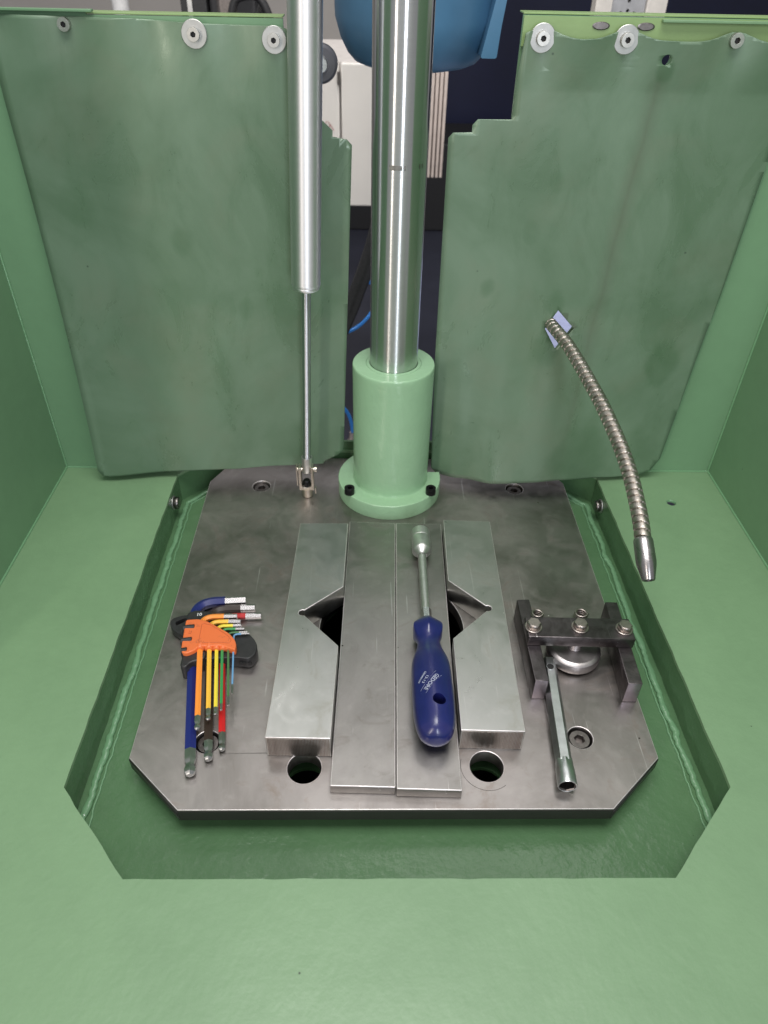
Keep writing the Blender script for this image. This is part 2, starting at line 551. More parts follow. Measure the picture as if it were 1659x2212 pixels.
obj('back_wall', prism(bw, [[(x * 1.0, z) for x, z in sq], circ(.2640, .5135, .0078, 16)], .507, .511, axes='xz'), M['wall'], cab)
# top flanges (bent rims)
bm = box(bmesh.new(), -.40, -.112, .5075, .530, .5410, .5425, bev=.0004)
obj('top_rim', bm, M['lip'], cab)
bm = box(bmesh.new(), -.45, -.292, .4985, .5068, .5430, .5452, bev=.0005)
obj('top_strip', bm, M['wall'], cab)
bm = box(bmesh.new(), .120, XR, .5072, .530, .5480, .5495, bev=.0004)
obj('top_rim', bm, M['lip'], cab)
bm = prism([(.1205, .522), (.4, .522), (.4, .5470), (.1205, .5470)], [], .5045, .5068, axes='xz')
obj('top_strip', bm, M['lip'], cab)
bm = box(bmesh.new(), .254, .46, .4985, .5040, .5440, .5464, bev=.0005)
obj('top_strip', bm, M['deck'], cab)
for cx in (.196, .240):
    bm = lathe((cx, .5044, .5400), (cx, .5034, .5400), [(0, .0085), (.0006, .0085), (.0009, .007)], 24)
    bm.transform(Matrix.Translation((cx, .504, .54)) @ Matrix.Diagonal((1, 1, .4, 1)) @ Matrix.Translation((-cx, -.504, -.54)))
    obj('oval_plug', bm, M['screw'], cab)
# rear lip behind the table
bm = box(bmesh.new(), -.235, .235, .556, .560, FZ, .0245, bev=.0005)
obj('rear_lip', bm, M['tray'], cab)

def hex_bolt(parent, p, d, r, h, washer_r, mat, name='hex_bolt', stub=None):
    p, d = Vector(p), Vector(d).normalized()
    up = Vector((0, 0, 1)) if abs(d.z) < .8 else Vector((0, 1, 0))
    bm = lathe(p + d * .0015, p + d, [(0, r), (h * .82, r), (h, r * .86)], 6, up=up, rot=.3)
    o = obj(name, bm, mat, parent, smooth=20)
    bm = lathe(p, p + d, [(0, washer_r), (.0011, washer_r), (.0015, washer_r * .93)], 36, up=up)
    w = obj('washer', bm, M['washer'] if mat is not M['bolt'] else mat, o)
    return o
hex_bolt(cab, (.2962, .450, -.010), (-1, 0, 0), .0084, .0066, .0100, M['screw'])
hex_bolt(cab, (-.2942, .4493, -.008), (1, 0, 0), .0084, .0066, .0100, M['screw'])
# bright rim of the drilled hole in the deck
bm = lathe((.3845, .4328, DZ - .003), (.3845, .4328, 1), [(0, .0058), (.0026, .0060), (.0032, .0064)], 32, up=Vector((0, 1, 0)), cap=False)
obj('hole_rim', bm, M['bead'], cab)

# ================================================================== THE STEEL TABLE
tab = thing('steel_table', 'grey steel table plate with cut corners, sunk in the green tray', 'machine table', (0, .25, -.016))
po = [(-.194, .0), (.194, .0), (.2502, .0512), (.2502, .488), (.2200, .5478), (-.2200, .5478), (-.2498, .488), (-.2498, .0520)]
spots = [(-.1766, .478), (.1782, .4755), (.1803, .0734), (-.1795, .0690)]
holes = [circ(0, .215, .0804, 96), circ(-.0850, .0412, .0158, 48), circ(.0852, .0425, .0158, 48)] + [circ(x, y, .0122, 40) for x, y in spots]
highlight_rim(obj('plate', prism(po, holes, -.016, 0, bev=.0015, seg=2), M['plate'], tab), M['rim'])
bm = bmesh.new()
for (a, b_) in zip(po, po[1:] + po[:1]):
    a, b_ = Vector((*a, 0)), Vector((*b_, 0))
    nrm = Vector(((b_ - a).y, -(b_ - a).x, 0)).normalized() * .0004
    q = [bm.verts.new(p) for p in (a + nrm + Vector((0, 0, -.0162)), b_ + nrm + Vector((0, 0, -.0162)), b_ + nrm + Vector((0, 0, -.0021)), a + nrm + Vector((0, 0, -.0021)))]
    bm.faces.new(q)
e_ = obj('blackened_rim', bm, M['plate_edge'], tab)
sm = e_.modifiers.new('t', 'SOLIDIFY'); sm.thickness = .0003; sm.offset = -1
bm = prism([(-.17, .075), (.17, .075), (.17, .50), (-.17, .50)], [circ(0, .215, .086, 48), circ(-.085, .0415, .0, 3)][:1], FZ + .0005, -.0165)
obj('pedestal', bm, M['blackmetal'], tab)
bm = lathe((0, .215, -.0159), (0, .215, 1), [(0, .0803), (.0135, .0803)], 64, up=Vector((0, 1, 0)), cap=False)
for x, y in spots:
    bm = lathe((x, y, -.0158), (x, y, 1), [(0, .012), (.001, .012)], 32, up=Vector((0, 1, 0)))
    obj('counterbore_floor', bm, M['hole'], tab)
    socket_head(tab, (x, y, -.0148), .0098, .0118, M['screw'], rec=.006, sock=.56, a0=random.random())
# faint spot-face ring cut round the right-hand lifting hole
bm = tube([(.0852 + .0245 * math.cos(t), .0425 + .0245 * math.sin(t), .00005) for t in [PI * .9 + k * .05 for k in range(52)]], .00018, 6)
obj('scribed_ring', bm, M['plate_edge'], tab)

# ================================================================== BARS
def bar(label, poly, z1, mat, cat='steel bar', name='flat_bar', bev=.0008, group=None):
    c = [sum(p[i] for p in poly) / len(poly) for i in (0, 1)]
    bm = prism(poly, [], .0002, z1, bev=bev, seg=3, bev_bottom=True)
    o = highlight_rim(obj(name, bm, mat, None), M['rim'])
    me = o.data; me.transform(Matrix.Translation((-c[0], -c[1], 0))); o.location = (c[0], c[1], 0)
    return tag(o, label, cat, group)

bar('long thin flat steel bar with nothing on it, left of the two middle bars', [(-.0598, .0160), (-.0012, .0143), (.0080, .3835), (-.0510, .3865)], .0122, M['flat_bar'])
bar('long thin flat steel bar lying under the blue nut driver', [(-.0003, .0125), (.0580, .0106), (.0668, .3815), (.0088, .3830)], .0130, M['flat_bar'])

def notch(side, pts_apex, r):
    # relief circle at the root of the vee
    ax, ay = pts_apex
    return [(ax + r * math.cos(t) * side, ay + r * math.sin(t)) for t in [math.radians(a) for a in (-118, -90, -50, -20, 0, 20, 50, 90, 118)]]
lp = [(-.1207, .0540), (-.0604, .0528), (-.0574, .1633)] + [(-.0935 + p, q) for p, q in ()]
rootL = [(-.0978 + .0043 * math.cos(math.radians(a)), .2098 + .0043 * math.sin(math.radians(a))) for a in (-62, -100, -140, -180, -220, -260, -298)]
notL = [(-.1207, .0540), (-.0604, .0528), (-.0574, .1633)] + rootL + [(-.0546, .2500), (-.0523, .3620), (-.1119, .3615)]
bar('thick steel bar with V notch in its right edge, nearest the hex keys', notL, .0295, M['notch_bar'], 'vee block bar', 'notched_bar', bev=.0006)
rootR = [(.1052 + .0043 * math.cos(math.radians(a)), .2168 + .0043 * math.sin(math.radians(a))) for a in (-118, -80, -40, 0, 40, 80, 118)]
notR = [(.0605, .0616), (.1204, .0600), (.1264, .3668), (.0679, .3697), (.0648, .2606)] + list(reversed(rootR)) + [(.0629, .1732)]
bar('thick steel bar with V notch in its left edge, beside the blue nut driver', notR, .0297, M['notch_bar'], 'vee block bar', 'notched_bar', bev=.0006)
bars = {o['label'][:9] + str(i): o for i, o in enumerate(COL.objects) if o.name.startswith('notched_bar')}
# saw-cut ends: fine upright ridges proud of each notched bar's front face
for (a, b_), par in (((notL[0], notL[1]), 'right edge'), ((notR[0], notR[1]), 'left edge')):
    o = [q for q in COL.objects if q.name.startswith('notched_bar') and par in q['label']][0]
    bm = bmesh.new()
    for k in range(44):
        t = (k + .5) / 44
        x = a[0] + (b_[0] - a[0]) * t; y = a[1] + (b_[1] - a[1]) * t
        if t < .02 or t > .98: continue
        w = .00075 + .00030 * random.random()
        box(bm, x - w / 2, x + w / 2, y - .00035 - .00045 * random.random(), y + .0004, .0015, .0283 - .0006 * random.random())
    e = obj('sawn_ridges', bm, M['sawn'], o, smooth=0)
    e['kind'] = 'stuff'

# ================================================================== COLUMN + SLEEVE
AX, AY = .0032, .475
col = thing('guide_column', 'polished round steel column standing in the light green sleeve', 'column', (AX, AY, .19))
bm = lathe((AX, AY, .15), (AX, AY, 1), [(0, .0292), (.2750, .0292), (.60, .0292)], 96, up=Vector((0, 1, 0)))
obj('shaft', bm, M['column'], col, smooth=50)
m_, nt_, b_m = newmat('smudge'); 
bm = lathe((AX, AY, .4205), (AX, AY, 1), [(0, .02925), (.0045, .02925)], 96, up=Vector((0, 1, 0)), cap=False)
bm.faces.ensure_lookup_table()
random.seed(3)
dele = []
for f in bm.faces:
    c = f.calc_center_median(); a = math.degrees(math.atan2(c.y - AY, c.x - AX))
    keep = (-112 < a < -78 and random.random() < .75) or (-50 < a < -38 and random.random() < .8)
    if not keep: dele.append(f)
bmesh.ops.delete(bm, geom=dele, context='FACES')
obj('wear_mark', bm, simple('worn_band', (.30, .29, .27), .42, 1, .4, 300), col, smooth=50)
random.seed(11)

slv = thing('column_sleeve', 'light green painted cylindrical sleeve with round foot flange bolted to the table', 'column base', (AX, AY, 0))
bm = lathe((AX, AY, .0215), (AX, AY, 1), [(0, .0515), (.002, .0505), (.005, .0505), (.1660, .0508), (.1700, .0508), (.1719, .0504), (.1725, .0495), (.1725, .0345), (.1722, .0342)], 96, up=Vector((0, 1, 0)), cap=False)
obj('barrel', bm, M['sleeve'], slv, smooth=50)
bm = lathe((AX, AY, .150), (AX, AY, 1), [(0, .0341), (.0436, .0341), (.0443, .0336), (.0443, .0300), (.0436, .0296), (.02, .0296)], 96, up=Vector((0, 1, 0)), cap=False)
obj('wiper_ring', bm, M['sleeve'], slv, smooth=50)
FR = .0702
pts = []
for k in range(120):
    a = 2 * PI * k / 120
    x, y = AX - .0015 + FR * math.cos(a), AY + FR * math.sin(a)
    if x > AX and y > .4845: continue
    pts.append((x, y))
# rear right quarter is cut off flat
i_cut = max(i for i, p in enumerate(pts) if p[0] > AX and i < 60) if True else 0
seg1 = [p for p in pts if p[0] > AX and p[1] <= .4845 and p[1] > AY]
seg_rest = [p for p in pts if not (p[0] > AX and p[1] > AY)]
pts = [(AX + .001, .4845)] + [(.0712, .4845)] if False else None
out = []
arc = [(AX - .0015 + FR * math.cos(math.radians(a)), AY + FR * math.sin(math.radians(a))) for a in range(92, 361 + 7, 3)]
out = arc + [(.0715, .4845), (AX + .002, .4845)]
obj('flange', prism(out, [], .0003, .0222, bev=.0012, seg=3), M['sleeve'], slv, smooth=40)
for x, y in ((-.0522, .4340), (.0562, .4345)):
    socket_head(slv, (x, y, .0224), .0068, .0092, M['blackmetal'], 'cap_screw', rec=.005, sock=.55)

# ================================================================== GAS STRUT
st = thing('gas_strut', 'satin grey gas strut with thin rod pinned to the table by a forked end', 'gas strut', (-.1105, .457, 0))
top = Vector((-.0780, .457, .74)); base = Vector((-.1100, .457, .035))
ax = (top - base).normalized()
def on(z): return base + ax * ((z - base.z) / ax.z)
bm = lathe(on(.2925), top, [(0, .0060), (.0001, .0125), (.0012, .0146), (.0045, .0158), (.0052, .0154), (.0058, .0158), (.0068, .0163), (.0085, .0163), (.012, .0163), (.44, .0163)], 64, up=Vector((0, 1, 0)))
obj('cylinder', bm, M['strut'], st, smooth=50)
bm = lathe(on(.060), top, [(0, .0052), (.235, .0052)], 32, up=Vector((0, 1, 0)))
obj('rod', bm, M['rod'], st, smooth=50)
bm = lathe(on(.0385), top, [(0, .0030), (.0012, .0052), (.0035, .0064), (.024, .0069), (.0255, .0071), (.0262, .0069), (.0262, .0060), (.0235, .0056)], 32, up=Vector((0, 1, 0)), cap=False)
obj('rod_end', bm, M['satin'], st, smooth=50)
u_out = [(-.1203, .0140), (-.0195 - .0818, .0140), (-.1008, .0160), (-.1008, .0500), (-.1040, .0505), (-.1043, .0220), (-.1060, .0190), (-.1085, .0178), (-.1125, .0178), (-.1155, .0190), (-.1170, .0220), (-.1172, .0500), (-.1207, .0495), (-.1207, .0165)]
obj('fork', prism(u_out, [], .4505, .4625, bev=.0005, bev_bottom=True, axes='xz'), M['zinc'], st)
bm = lathe((-.1107, .4570, .0004), (-.1107, .4570, 1), [(0, .0062), (.001, .0070), (.0145, .0078)], 36, up=Vector((0, 1, 0)))
obj('stud_collar', bm, M['zinc'], st)
bm = lathe((-.1107, .457, .0170), (-.1107, .457, 1), [(0, .0052), (.008, .0052), (.010, .0042)], 24, up=Vector((0, 1, 0)))
obj('stud', bm, M['blackmetal'], st)
bm = lathe((-.1240, .457, .0445), (0, .457, .0445), [(0, .0028), (.0245, .0028), (.0246, .0038), (.0275, .0038)], 20)
pin = obj('pin', bm, M['zinc'], st)
bm = box(bmesh.new(), -.1238, -.1222, .4528, .4612, .0200, .0505, bev=.0003)
obj('spring_clip', bm, M['zinc'], st)
bm = box(bmesh.new(), -.1000, -.0985, .4540, .4600, .0055, .0150, bev=.0003)
obj('spring_clip', bm, M['zinc'], st)

# ================================================================== SPLASH SHEETS
def sheet_mat(name, base, streak=None, blots=()):
    m, nt, b = newmat(name)
    v = coords(nt)
    big = noise_tex(nt, v, 5.0, 5, .62, 1.0)
    med = noise_tex(nt, coords(nt, (1, 1, .55), (0, .35, 0)), 17, 6, .68, .8)
    fine = noise_tex(nt, v, 160, 3, .6)
    c = mixc(nt, ramp(nt, big, [(.36, 0), (.62, 1)]), tuple(x * k for x, k in zip(base, (.84, .87, .82))), tuple(x * k for x, k in zip(base, (1.16, 1.10, 1.14))))
    c = mixc(nt, ramp(nt, med, [(.50, 0), (.80, .5)]), c, tuple(x * k for x, k in zip(base, (.62, .72, .60))))
    c = mixc(nt, ramp(nt, noise_tex(nt, v, 8, 5, .6, .3), [(.50, 0), (.80, .35)]), c, (.20, .20, .14))
    c = mixc(nt, specks(nt, v, 38, .035, .02), c, tuple(x * .5 for x in base))
    if streak:
        sx, sz0, sz1, slope = streak
        tc = N(nt, 'ShaderNodeTexCoord'); sp = N(nt, 'ShaderNodeSeparateXYZ')
        nt.links.new(tc.outputs['Object'], sp.inputs[0])
        # distance from the run of rusty coolant below the drilled hole
        a = N(nt, 'ShaderNodeMath', operation='MULTIPLY_ADD'); a.inputs[1].default_value = -slope; 
        nt.links.new(sp.outputs['Z'], a.inputs[0]); nt.links.new(sp.outputs['X'], a.inputs[2])
        wob = N(nt, 'ShaderNodeMath', operation='MULTIPLY_ADD'); wob.inputs[1].default_value = .012
        nt.links.new(noise_tex(nt, v, 9, 2), wob.inputs[0]); nt.links.new(a.outputs[0], wob.inputs[2])
        d = N(nt, 'ShaderNodeMath', operation='SUBTRACT'); d.inputs[1].default_value = sx + .006
        nt.links.new(wob.outputs[0], d.inputs[0])
        ab = N(nt, 'ShaderNodeMath', operation='ABSOLUTE'); nt.links.new(d.outputs[0], ab.inputs[0])
        line = ramp(nt, ab.outputs[0], [(0.0, .34), (.0035, .2), (.014, 0)])
        zr = N(nt, 'ShaderNodeMapRange'); zr.inputs[1].default_value = sz0; zr.inputs[2].default_value = sz0 + .12
        nt.links.new(sp.outputs['Z'], zr.inputs[0])
        zt_ = N(nt, 'ShaderNodeMapRange'); zt_.inputs[1].default_value = sz1; zt_.inputs[2].default_value = sz1 - .015
        nt.links.new(sp.outputs['Z'], zt_.inputs[0])
        mm = N(nt, 'ShaderNodeMath', operation='MULTIPLY'); nt.links.new(line, mm.inputs[0]); nt.links.new(zr.outputs[0], mm.inputs[1])
        m2 = N(nt, 'ShaderNodeMath', operation='MULTIPLY'); nt.links.new(mm.outputs[0], m2.inputs[0]); nt.links.new(zt_.outputs[0], m2.inputs[1])
        c = mixc(nt, m2.outputs[0], c, (.075, .075, .045))
    for bx, bz, br, bs in blots:       # oily patches with a shape of their own
        mp = N(nt, 'ShaderNodeMapping'); mp.inputs['Location'].default_value = (-bx, 0, -bz)
        tc = N(nt, 'ShaderNodeTexCoord'); nt.links.new(tc.outputs['Object'], mp.inputs['Vector'])
        sc = N(nt, 'ShaderNodeVectorMath', operation='MULTIPLY'); sc.inputs[1].default_value = (1, 0, .75)
        nt.links.new(mp.outputs[0], sc.inputs[0])
        ln = N(nt, 'ShaderNodeVectorMath', operation='LENGTH'); nt.links.new(sc.outputs[0], ln.inputs[0])
        ad = N(nt, 'ShaderNodeMath', operation='MULTIPLY_ADD'); ad.inputs[1].default_value = br * 1.5
        nt.links.new(noise_tex(nt, v, 22, 4, .6), ad.inputs[0]); nt.links.new(ln.outputs['Value'], ad.inputs[2])
        c = mixc(nt, ramp(nt, ad.outputs[0], [(0, bs), (br * 1.45, bs), (br * 1.85, 0)]), c, tuple(x * k for x, k in zip(base, (.42, .60, .42))))
    nt.links.new(c, b.inputs['Base Color'])
    nt.links.new(ramp(nt, med, [(.35, .46), (.65, .24)]), b.inputs['Roughness'])
    b.inputs['Metallic'].default_value = .10
    b.inputs['Specular IOR Level'].default_value = .6
    bump(nt, b, fine, .12, .0003)
    return m
SB = (.130, .208, .134)

def sheet(parent, outer, holes, yfun, mat, thick=.0016):
    bm = bmesh.new()
    loops = [[Vector((x, z, 0)) for x, z in outer]] + [[Vector((x, z, 0)) for x, z in h] for h in holes]
    tris = tessellate_polygon(loops)
    flat = [p for l in loops for p in l]
    vs = [bm.verts.new((p.x, 0, p.y)) for p in flat]
    for t in tris:
        try: bm.faces.new([vs[i] for i in t])
        except ValueError: pass
    xs = [p[0] for p in outer]; zs = [p[1] for p in outer]
    x = min(xs) + .008
    while x < max(xs):
        bmesh.ops.bisect_plane(bm, geom=bm.verts[:] + bm.edges[:] + bm.faces[:], plane_co=(x, 0, 0), plane_no=(1, 0, 0)); x += .008
    z = min(zs) + .01
    while z < max(zs):
        bmesh.ops.bisect_plane(bm, geom=bm.verts[:] + bm.edges[:] + bm.faces[:], plane_co=(0, 0, z), plane_no=(0, 0, 1)); z += (.010 if z < max(zs) - .06 else .004)
    bmesh.ops.dissolve_degenerate(bm, dist=1e-5, edges=bm.edges)
    for v in bm.verts:
        v.co.y = yfun(v.co.x, v.co.z)
    o = obj('sheet', bm, mat, parent, smooth=60)
    # normals must face the viewer so that thickness grows backwards
    s = sum(p.normal.y for p in o.data.polygons)
    if s > 0: o.data.flip_normals()
    md = o.modifiers.new('t', 'SOLIDIFY'); md.thickness = thick; md.offset = -1
    return o

def lerp_tab(t, x):
    if x <= t[0][0]: return t[0][1]
    for (a, va), (b_, vb) in zip(t, t[1:]):
        if x <= b_:
            k = (x - a) / (b_ - a); k = k * k * (3 - 2 * k)
            return va + (vb - va) * k
    return t[-1][1]

def dome_bolt(parent, x, y, z, wr, hr, name='button_screw'):
    """button-head screw with hex recess, axis -Y"""
    if wr:
        par = obj('washer', lathe((x, y, z), (x, y - 1, z), [(0, wr), (.0010, wr), (.0014, wr * .96), (.0014, hr * .8)], 48), M['washer'], parent, smooth=40)
        y0 = y - .0014
    else:
        par = parent; y0 = y
    hr *= 1.12
    bm = prism(circ(0, 0, hr, 36), [circ(0, 0, hr * .46, 6, .3)], 0, .0052, bev=.0018, seg=4)
    lathe((0, 0, 0), (0, 0, 1), [(0, hr), (.0008, hr)], 36, up=Vector((0, 1, 0)), bm=bm)
    bm.transform(Matrix.Translation((x, y0, z)) @ Matrix.Rotation(PI / 2, 4, 'X'))
    o = obj(name, bm, M['screwhead'], par, smooth=40)
    o.data.materials.append(M['hole'])
    for p in o.data.polygons:      # recess bottom coloured black to stand for its shade
        if len(p.vertices) == 36 and p.normal.y < -.9: p.material_index = 1
    return o

TL = [(-.40, .463), (-.387, .470), (-.30, .481), (-.2227, .4845), (-.15, .4925), (-.05, .4975)]
def y_left(x, z):
    k = max(0, min(1, 1 - (z - .0) / .42)); k = k * k
    y = .4975 * (1 - k) + lerp_tab(TL, x) * k
    y += .0016 * noise.noise(Vector((x * 6, z * 5, 2)))
    # pulled against the frame at the screws, springing forward between
    tz = max(0, (z - .47) / .065)
    y += tz * (.004 - .0035 * math.cos((x + .1974) / .0766 * 2 * PI) * 1) * .6
    return y
left = thing('splash_guard', 'stained dark green sheet metal guard hanging behind the gas strut, left of the column', 'splash guard', (-.22, .49, .27))
lo = [(-.3830, .0185), (-.09, .0265), (-.0885, .0300), (-.0812, .0345), (-.0708, .0400), (-.0625, .0480), (-.0610, .0600), (-.0462, .4322), (-.0515, .4375), (-.0664, .4400), (-.0664, .4460), (-.0760, .4545), (-.0930, .4560), (-.1080, .5330), (-.1160, .5350), (-.16, .5352), (-.2036, .5362), (-.25, .5385), (-.2955, .5392), (-.395, .5402), (-.3960, .5300), (-.3945, .030), (-.3905, .0210)]
sheet(left, lo, [], y_left, sheet_mat('left_guard_paint', SB, blots=((-.02, .06, .012, .28), (.045, -.02, .010, .22), (-.13, .10, .020, .2), (.08, -.20, .03, .25))))
for (x, z, wr, hr) in ((-.1968, .5275, .0123, .0052), (-.1205, .5240, .0118, .0052), (-.3200, .5330, 0, .0052)):
    dome_bolt(left, x, y_left(x, z) - .0002, z, wr, hr)

TR = [(.055, .4970), (.10, .480), (.147, .4655), (.20, .468), (.244, .4735), (.30, .480), (.367, .486), (.40, .484)]
def y_right(x, z):
    k = max(0, min(1, 1 - (z - .0) / .42)); k = k * k
    y = .4975 * (1 - k) + lerp_tab(TR, x) * k
    y += .0022 * noise.noise(Vector((x * 9 + 5, z * 7, 2)))
    tz = max(0, (z - .485) / .055)
    w = 0
    for c in (.1392, .2213, .3277):
        w = max(w, math.exp(-((x - c) / .022) ** 2))
    y += -tz * .009 * (1 - w)
    return y
right = thing('splash_guard', 'stained dark green sheet metal guard with diamond shaped opening, right of the column', 'splash guard', (.23, .49, .27))
ro = [(.0610, .0205), (.0680, .0130), (.3560, .0180), (.3690, .0250), (.3780, .0440), (.3930, .2770), (.3985, .45), (.3990, .5340)]
top_r = []
for k in range(0, 41):
    x = .3985 - (.3985 - .1225) * k / 40
    w = max(math.exp(-((x - c) / .020) ** 2) for c in (.1392, .2213, .3277, .40))
    top_r.append((x, .5295 + .0085 * w - (.0 if x > .2 else .0)))
ro = ro[:-1] + top_r + [(.1222, .5285), (.1192, .4990), (.1188, .4588), (.0838, .4584), (.0786, .4527), (.0788, .4462), (.0592, .4455), (.0545, .4405), (.0552, .3477), (.0560, .18)]
sqh = [(.1880, .2325), (.2006, .2555), (.2235, .2325), (.2049, .2058)]
sheet(right, ro, [sqh, circ(.2638, .5139, .0047, 20)], y_right, sheet_mat('right_guard_paint', SB, streak=(.2630 + .514 * -.06 - .23 + .0162, .02 - .27, .512 - .27, .06), blots=((-.034, -.008, .012, .38), (-.036, -.066, .018, .40), (.115, -.085, .022, .45), (-.118, .012, .010, .45), (-.075, .075, .010, .22), (-.055, .13, .008, .2), (.035, .235, .008, .5), (.03, -.22, .04, .3))))
for (x, z, wr, hr) in ((.1392, .5298, .0125, .0055), (.2213, .5298, .0125, .0055), (.3277, .5312, 0, .0058)):
    dome_bolt(right, x, y_right(x, z) - .0002, z, wr, hr)

# ================================================================== GOOSENECK COOLANT HOSE
gn = thing('gooseneck_hose', 'flexible ribbed metal coolant hose with tapered nozzle, coming through the right guard', 'coolant hose', (.198, .50, .234))
key = [(.1945, .520, .2300), (.1948, .4985, .2365), (.1962, .4793, .2385), (.2063, .4482, .2328), (.2143, .4167, .2250), (.2219, .3812, .2163), (.2279, .3492, .2086), (.2325, .3145, .2003), (.2358, .2848, .1924), (.2374, .2517, .1836), (.2369, .2219, .1750), (.2358, .1984, .1678), (.2342, .1801, .1611)]
def catmull(P, per=12):
    P = [Vector(p) for p in P]; out = []
    for i in range(len(P) - 1):
        p0 = P[max(0, i - 1)]; p1 = P[i]; p2 = P[i + 1]; p3 = P[min(len(P) - 1, i + 2)]
        for k in range(per):
            t = k / per
            out.append(.5 * ((2 * p1) + (p2 - p0) * t + (2 * p0 - 5 * p1 + 4 * p2 - p3) * t * t + (3 * p1 - p0 - 3 * p2 + p3) * t ** 3))
    out.append(P[-1]); return out
def resample(P, step):
    out = [P[0]]; acc = 0
    for a, b_ in zip(P, P[1:]):
        L = (b_ - a).length; s = step - acc
        while s <= L:
            out.append(a.lerp(b_, s / L)); s += step
        acc = L - (s - step)
    return out
path = resample(catmull(key, 20), .0006)
PITCH = .0077
def rib(i, th, r):
    ph = ((i * .0006 / PITCH) + th / (2 * PI)) % 1.0
    if ph < .17: return r * .78
    if ph < .23: return r * (.78 + .22 * (ph - .17) / .06)
    if ph > .95: return r * (1 - .05 * (ph - .95) / .05)
    return r * (1.0 + .012 * math.sin((ph - .24) / .71 * PI))
obj('ribbed_tube', tube(path, [.0070 + .0008 * min(1, i * .0006 / .10) for i in range(len(path))], 36, rfun=rib), M['hose'], gn, smooth=45)
e1 = path[-1]; d1 = Vector((.0008, -.0349, -.0226)).normalized()
bm = lathe(e1 - d1 * .002, e1 + d1, [(0, .0078), (.001, .0086), (.003, .0091), (.022, .0094), (.0262, .0091), (.0405, .0061), (.0412, .0057), (.0412, .0036), (.036, .0033)], 48)
obj('nozzle', bm, M['nozzle'], gn, smooth=40)

# ================================================================== BLUE NUT DRIVER
nd = thing('nut_driver', 'blue handled nut driver with steel socket lying along the right middle bar', 'nut driver', (.037, .12, .0135))
A = Vector((.0380, .3520, .0248)); B = Vector((.0366, .2030, .0285)); C = Vector((.0362, .0490, .0335))
dAB = (B - A).normalized()
prof = [(0, .0085), (.0002, .0102), (.0012, .0113), (.0145, .0114), (.0148, .0111), (.0155, .0114), (.0350, .0116), (.0372, .0115), (.0385, .0108), (.0435, .0060), (.046, .0055)]
sk = obj('socket', lathe(A, B, prof, 56), M['satin'], nd, smooth=40)
dAB_len = (B - A).length
obj('shank', lathe(A, B, [(.047, .0050), (dAB_len - .012, .0052)], 40), M['satin'], nd, smooth=40)
obj('square_collar', lathe(A, B, [(dAB_len - .012, .0060), (dAB_len + .004, .0060)], 6, rot=PI / 6), M['chrome'], nd, smooth=20)
for s, dd, sz in (('13', .010, .0075), ('GEDORE', .0225, .0042), ('DIN', .030, .0034)):
    def wrap(co, dd=dd):
        t, u, s_ = frame(dAB, Vector((0, 0, 1)))
        th = co.x / .0104
        return A + t * (dd - co.y) + (u * math.cos(th) - s_ * math.sin(th) * -1) * .0107
    b_ = text_bm(s, sz, Matrix.Rotation(PI if False else 0, 4, 'Z'), wrap, bold=.0001)
    obj('engraving', b_, M['screw'], sk, smooth=0)
Bh = Vector((.0368, .1985, .0297)); Ch = Vector((.0363, .0485, .0345))
dh = (Ch - Bh).normalized()
HP = [(0, .0045), (.0006, .0085), (.003, .0105), (.0085, .0150), (.0125, .0168), (.0165, .0170), (.0215, .0160), (.0290, .0128), (.0340, .0120), (.0400, .0128), (.0480, .0150), (.0560, .0178), (.0650, .0196), (.0780, .0204), (.1000, .0207), (.1200, .0204), (.1300, .0196), (.1390, .0180), (.1450, .0158), (.1495, .0125), (.1522, .0080), (.1530, .0030)]
def smooth_prof(P, per=5):
    q = catmull([(a, b_, 0) for a, b_ in P], per)
    return [(max(0, p.x), max(.0005, p.y)) for p in q]
HPs = smooth_prof(HP)
def rad_at(d):
    for (a, ra), (b_, rb) in zip(HPs, HPs[1:]):
        if a <= d <= b_ and b_ > a: return ra + (rb - ra) * (d - a) / (b_ - a)
    return .01
def hexk(th, k):
    a = (th % (PI / 3)) - PI / 6
    h = math.cos(PI / 6) / math.cos(a)
    return 1 - k + k * h * 1.04
def hshape(d, th, r):
    if d < .032: k = .85 if d < .020 else .85 * (1 - (d - .020) / .012)
    else: k = min(.26, (d - .032) / .05 * .26)
    if d > .145: k *= .5
    return r * hexk(th, max(0, k))
bm = lathe(Bh, Ch, HPs, 72, rfun=hshape, rot=0)
hd = obj('handle', bm, M['bluehandle'], nd, smooth=60)
# cross hole through the handle
cut_c = Bh + dh * .1190 + Vector((.0022, 0, 0))
cb = lathe(cut_c + Vector((0, 0, -.04)), cut_c + Vector((.002, 0, .04)), [(0, .0062), (.08, .0062)], 32, up=Vector((0, 1, 0)))
cutter = obj('cutter', cb, None, None)
md = hd.modifiers.new('hole', 'BOOLEAN'); md.object = cutter; md.operation = 'DIFFERENCE'; md.solver = 'EXACT'
cutter.location = (0, 0, 0)
dg = bpy.context.evaluated_depsgraph_get(); dg.update()
me2 = bpy.data.meshes.new_from_object(hd.evaluated_get(dg))
hd.modifiers.clear(); old = hd.data; hd.data = me2
if not hd.data.materials: hd.data.materials.append(M['bluehandle'])
bpy.data.objects.remove(cutter)
me2.set_sharp_from_angle(angle=math.radians(50))
t_h, u_h, s_h = frame(dh, Vector((0, 0, 1)))
def wrap_h(co):
    # text laid on the handle: x across, y along; lift onto the surface
    d = .1010 - co.y
    r0 = rad_at(d) * 1.002
    th = co.x / r0
    sx = (1, 0)
    thr = math.atan2(-math.sin(th), math.cos(th))
    rr = hshape(d, thr, rad_at(d)) + .00012
    return Bh + t_h * d + (u_h * math.cos(thr) + s_h * math.sin(thr)) * rr
SGN = -1 if s_h.x > 0 else 1
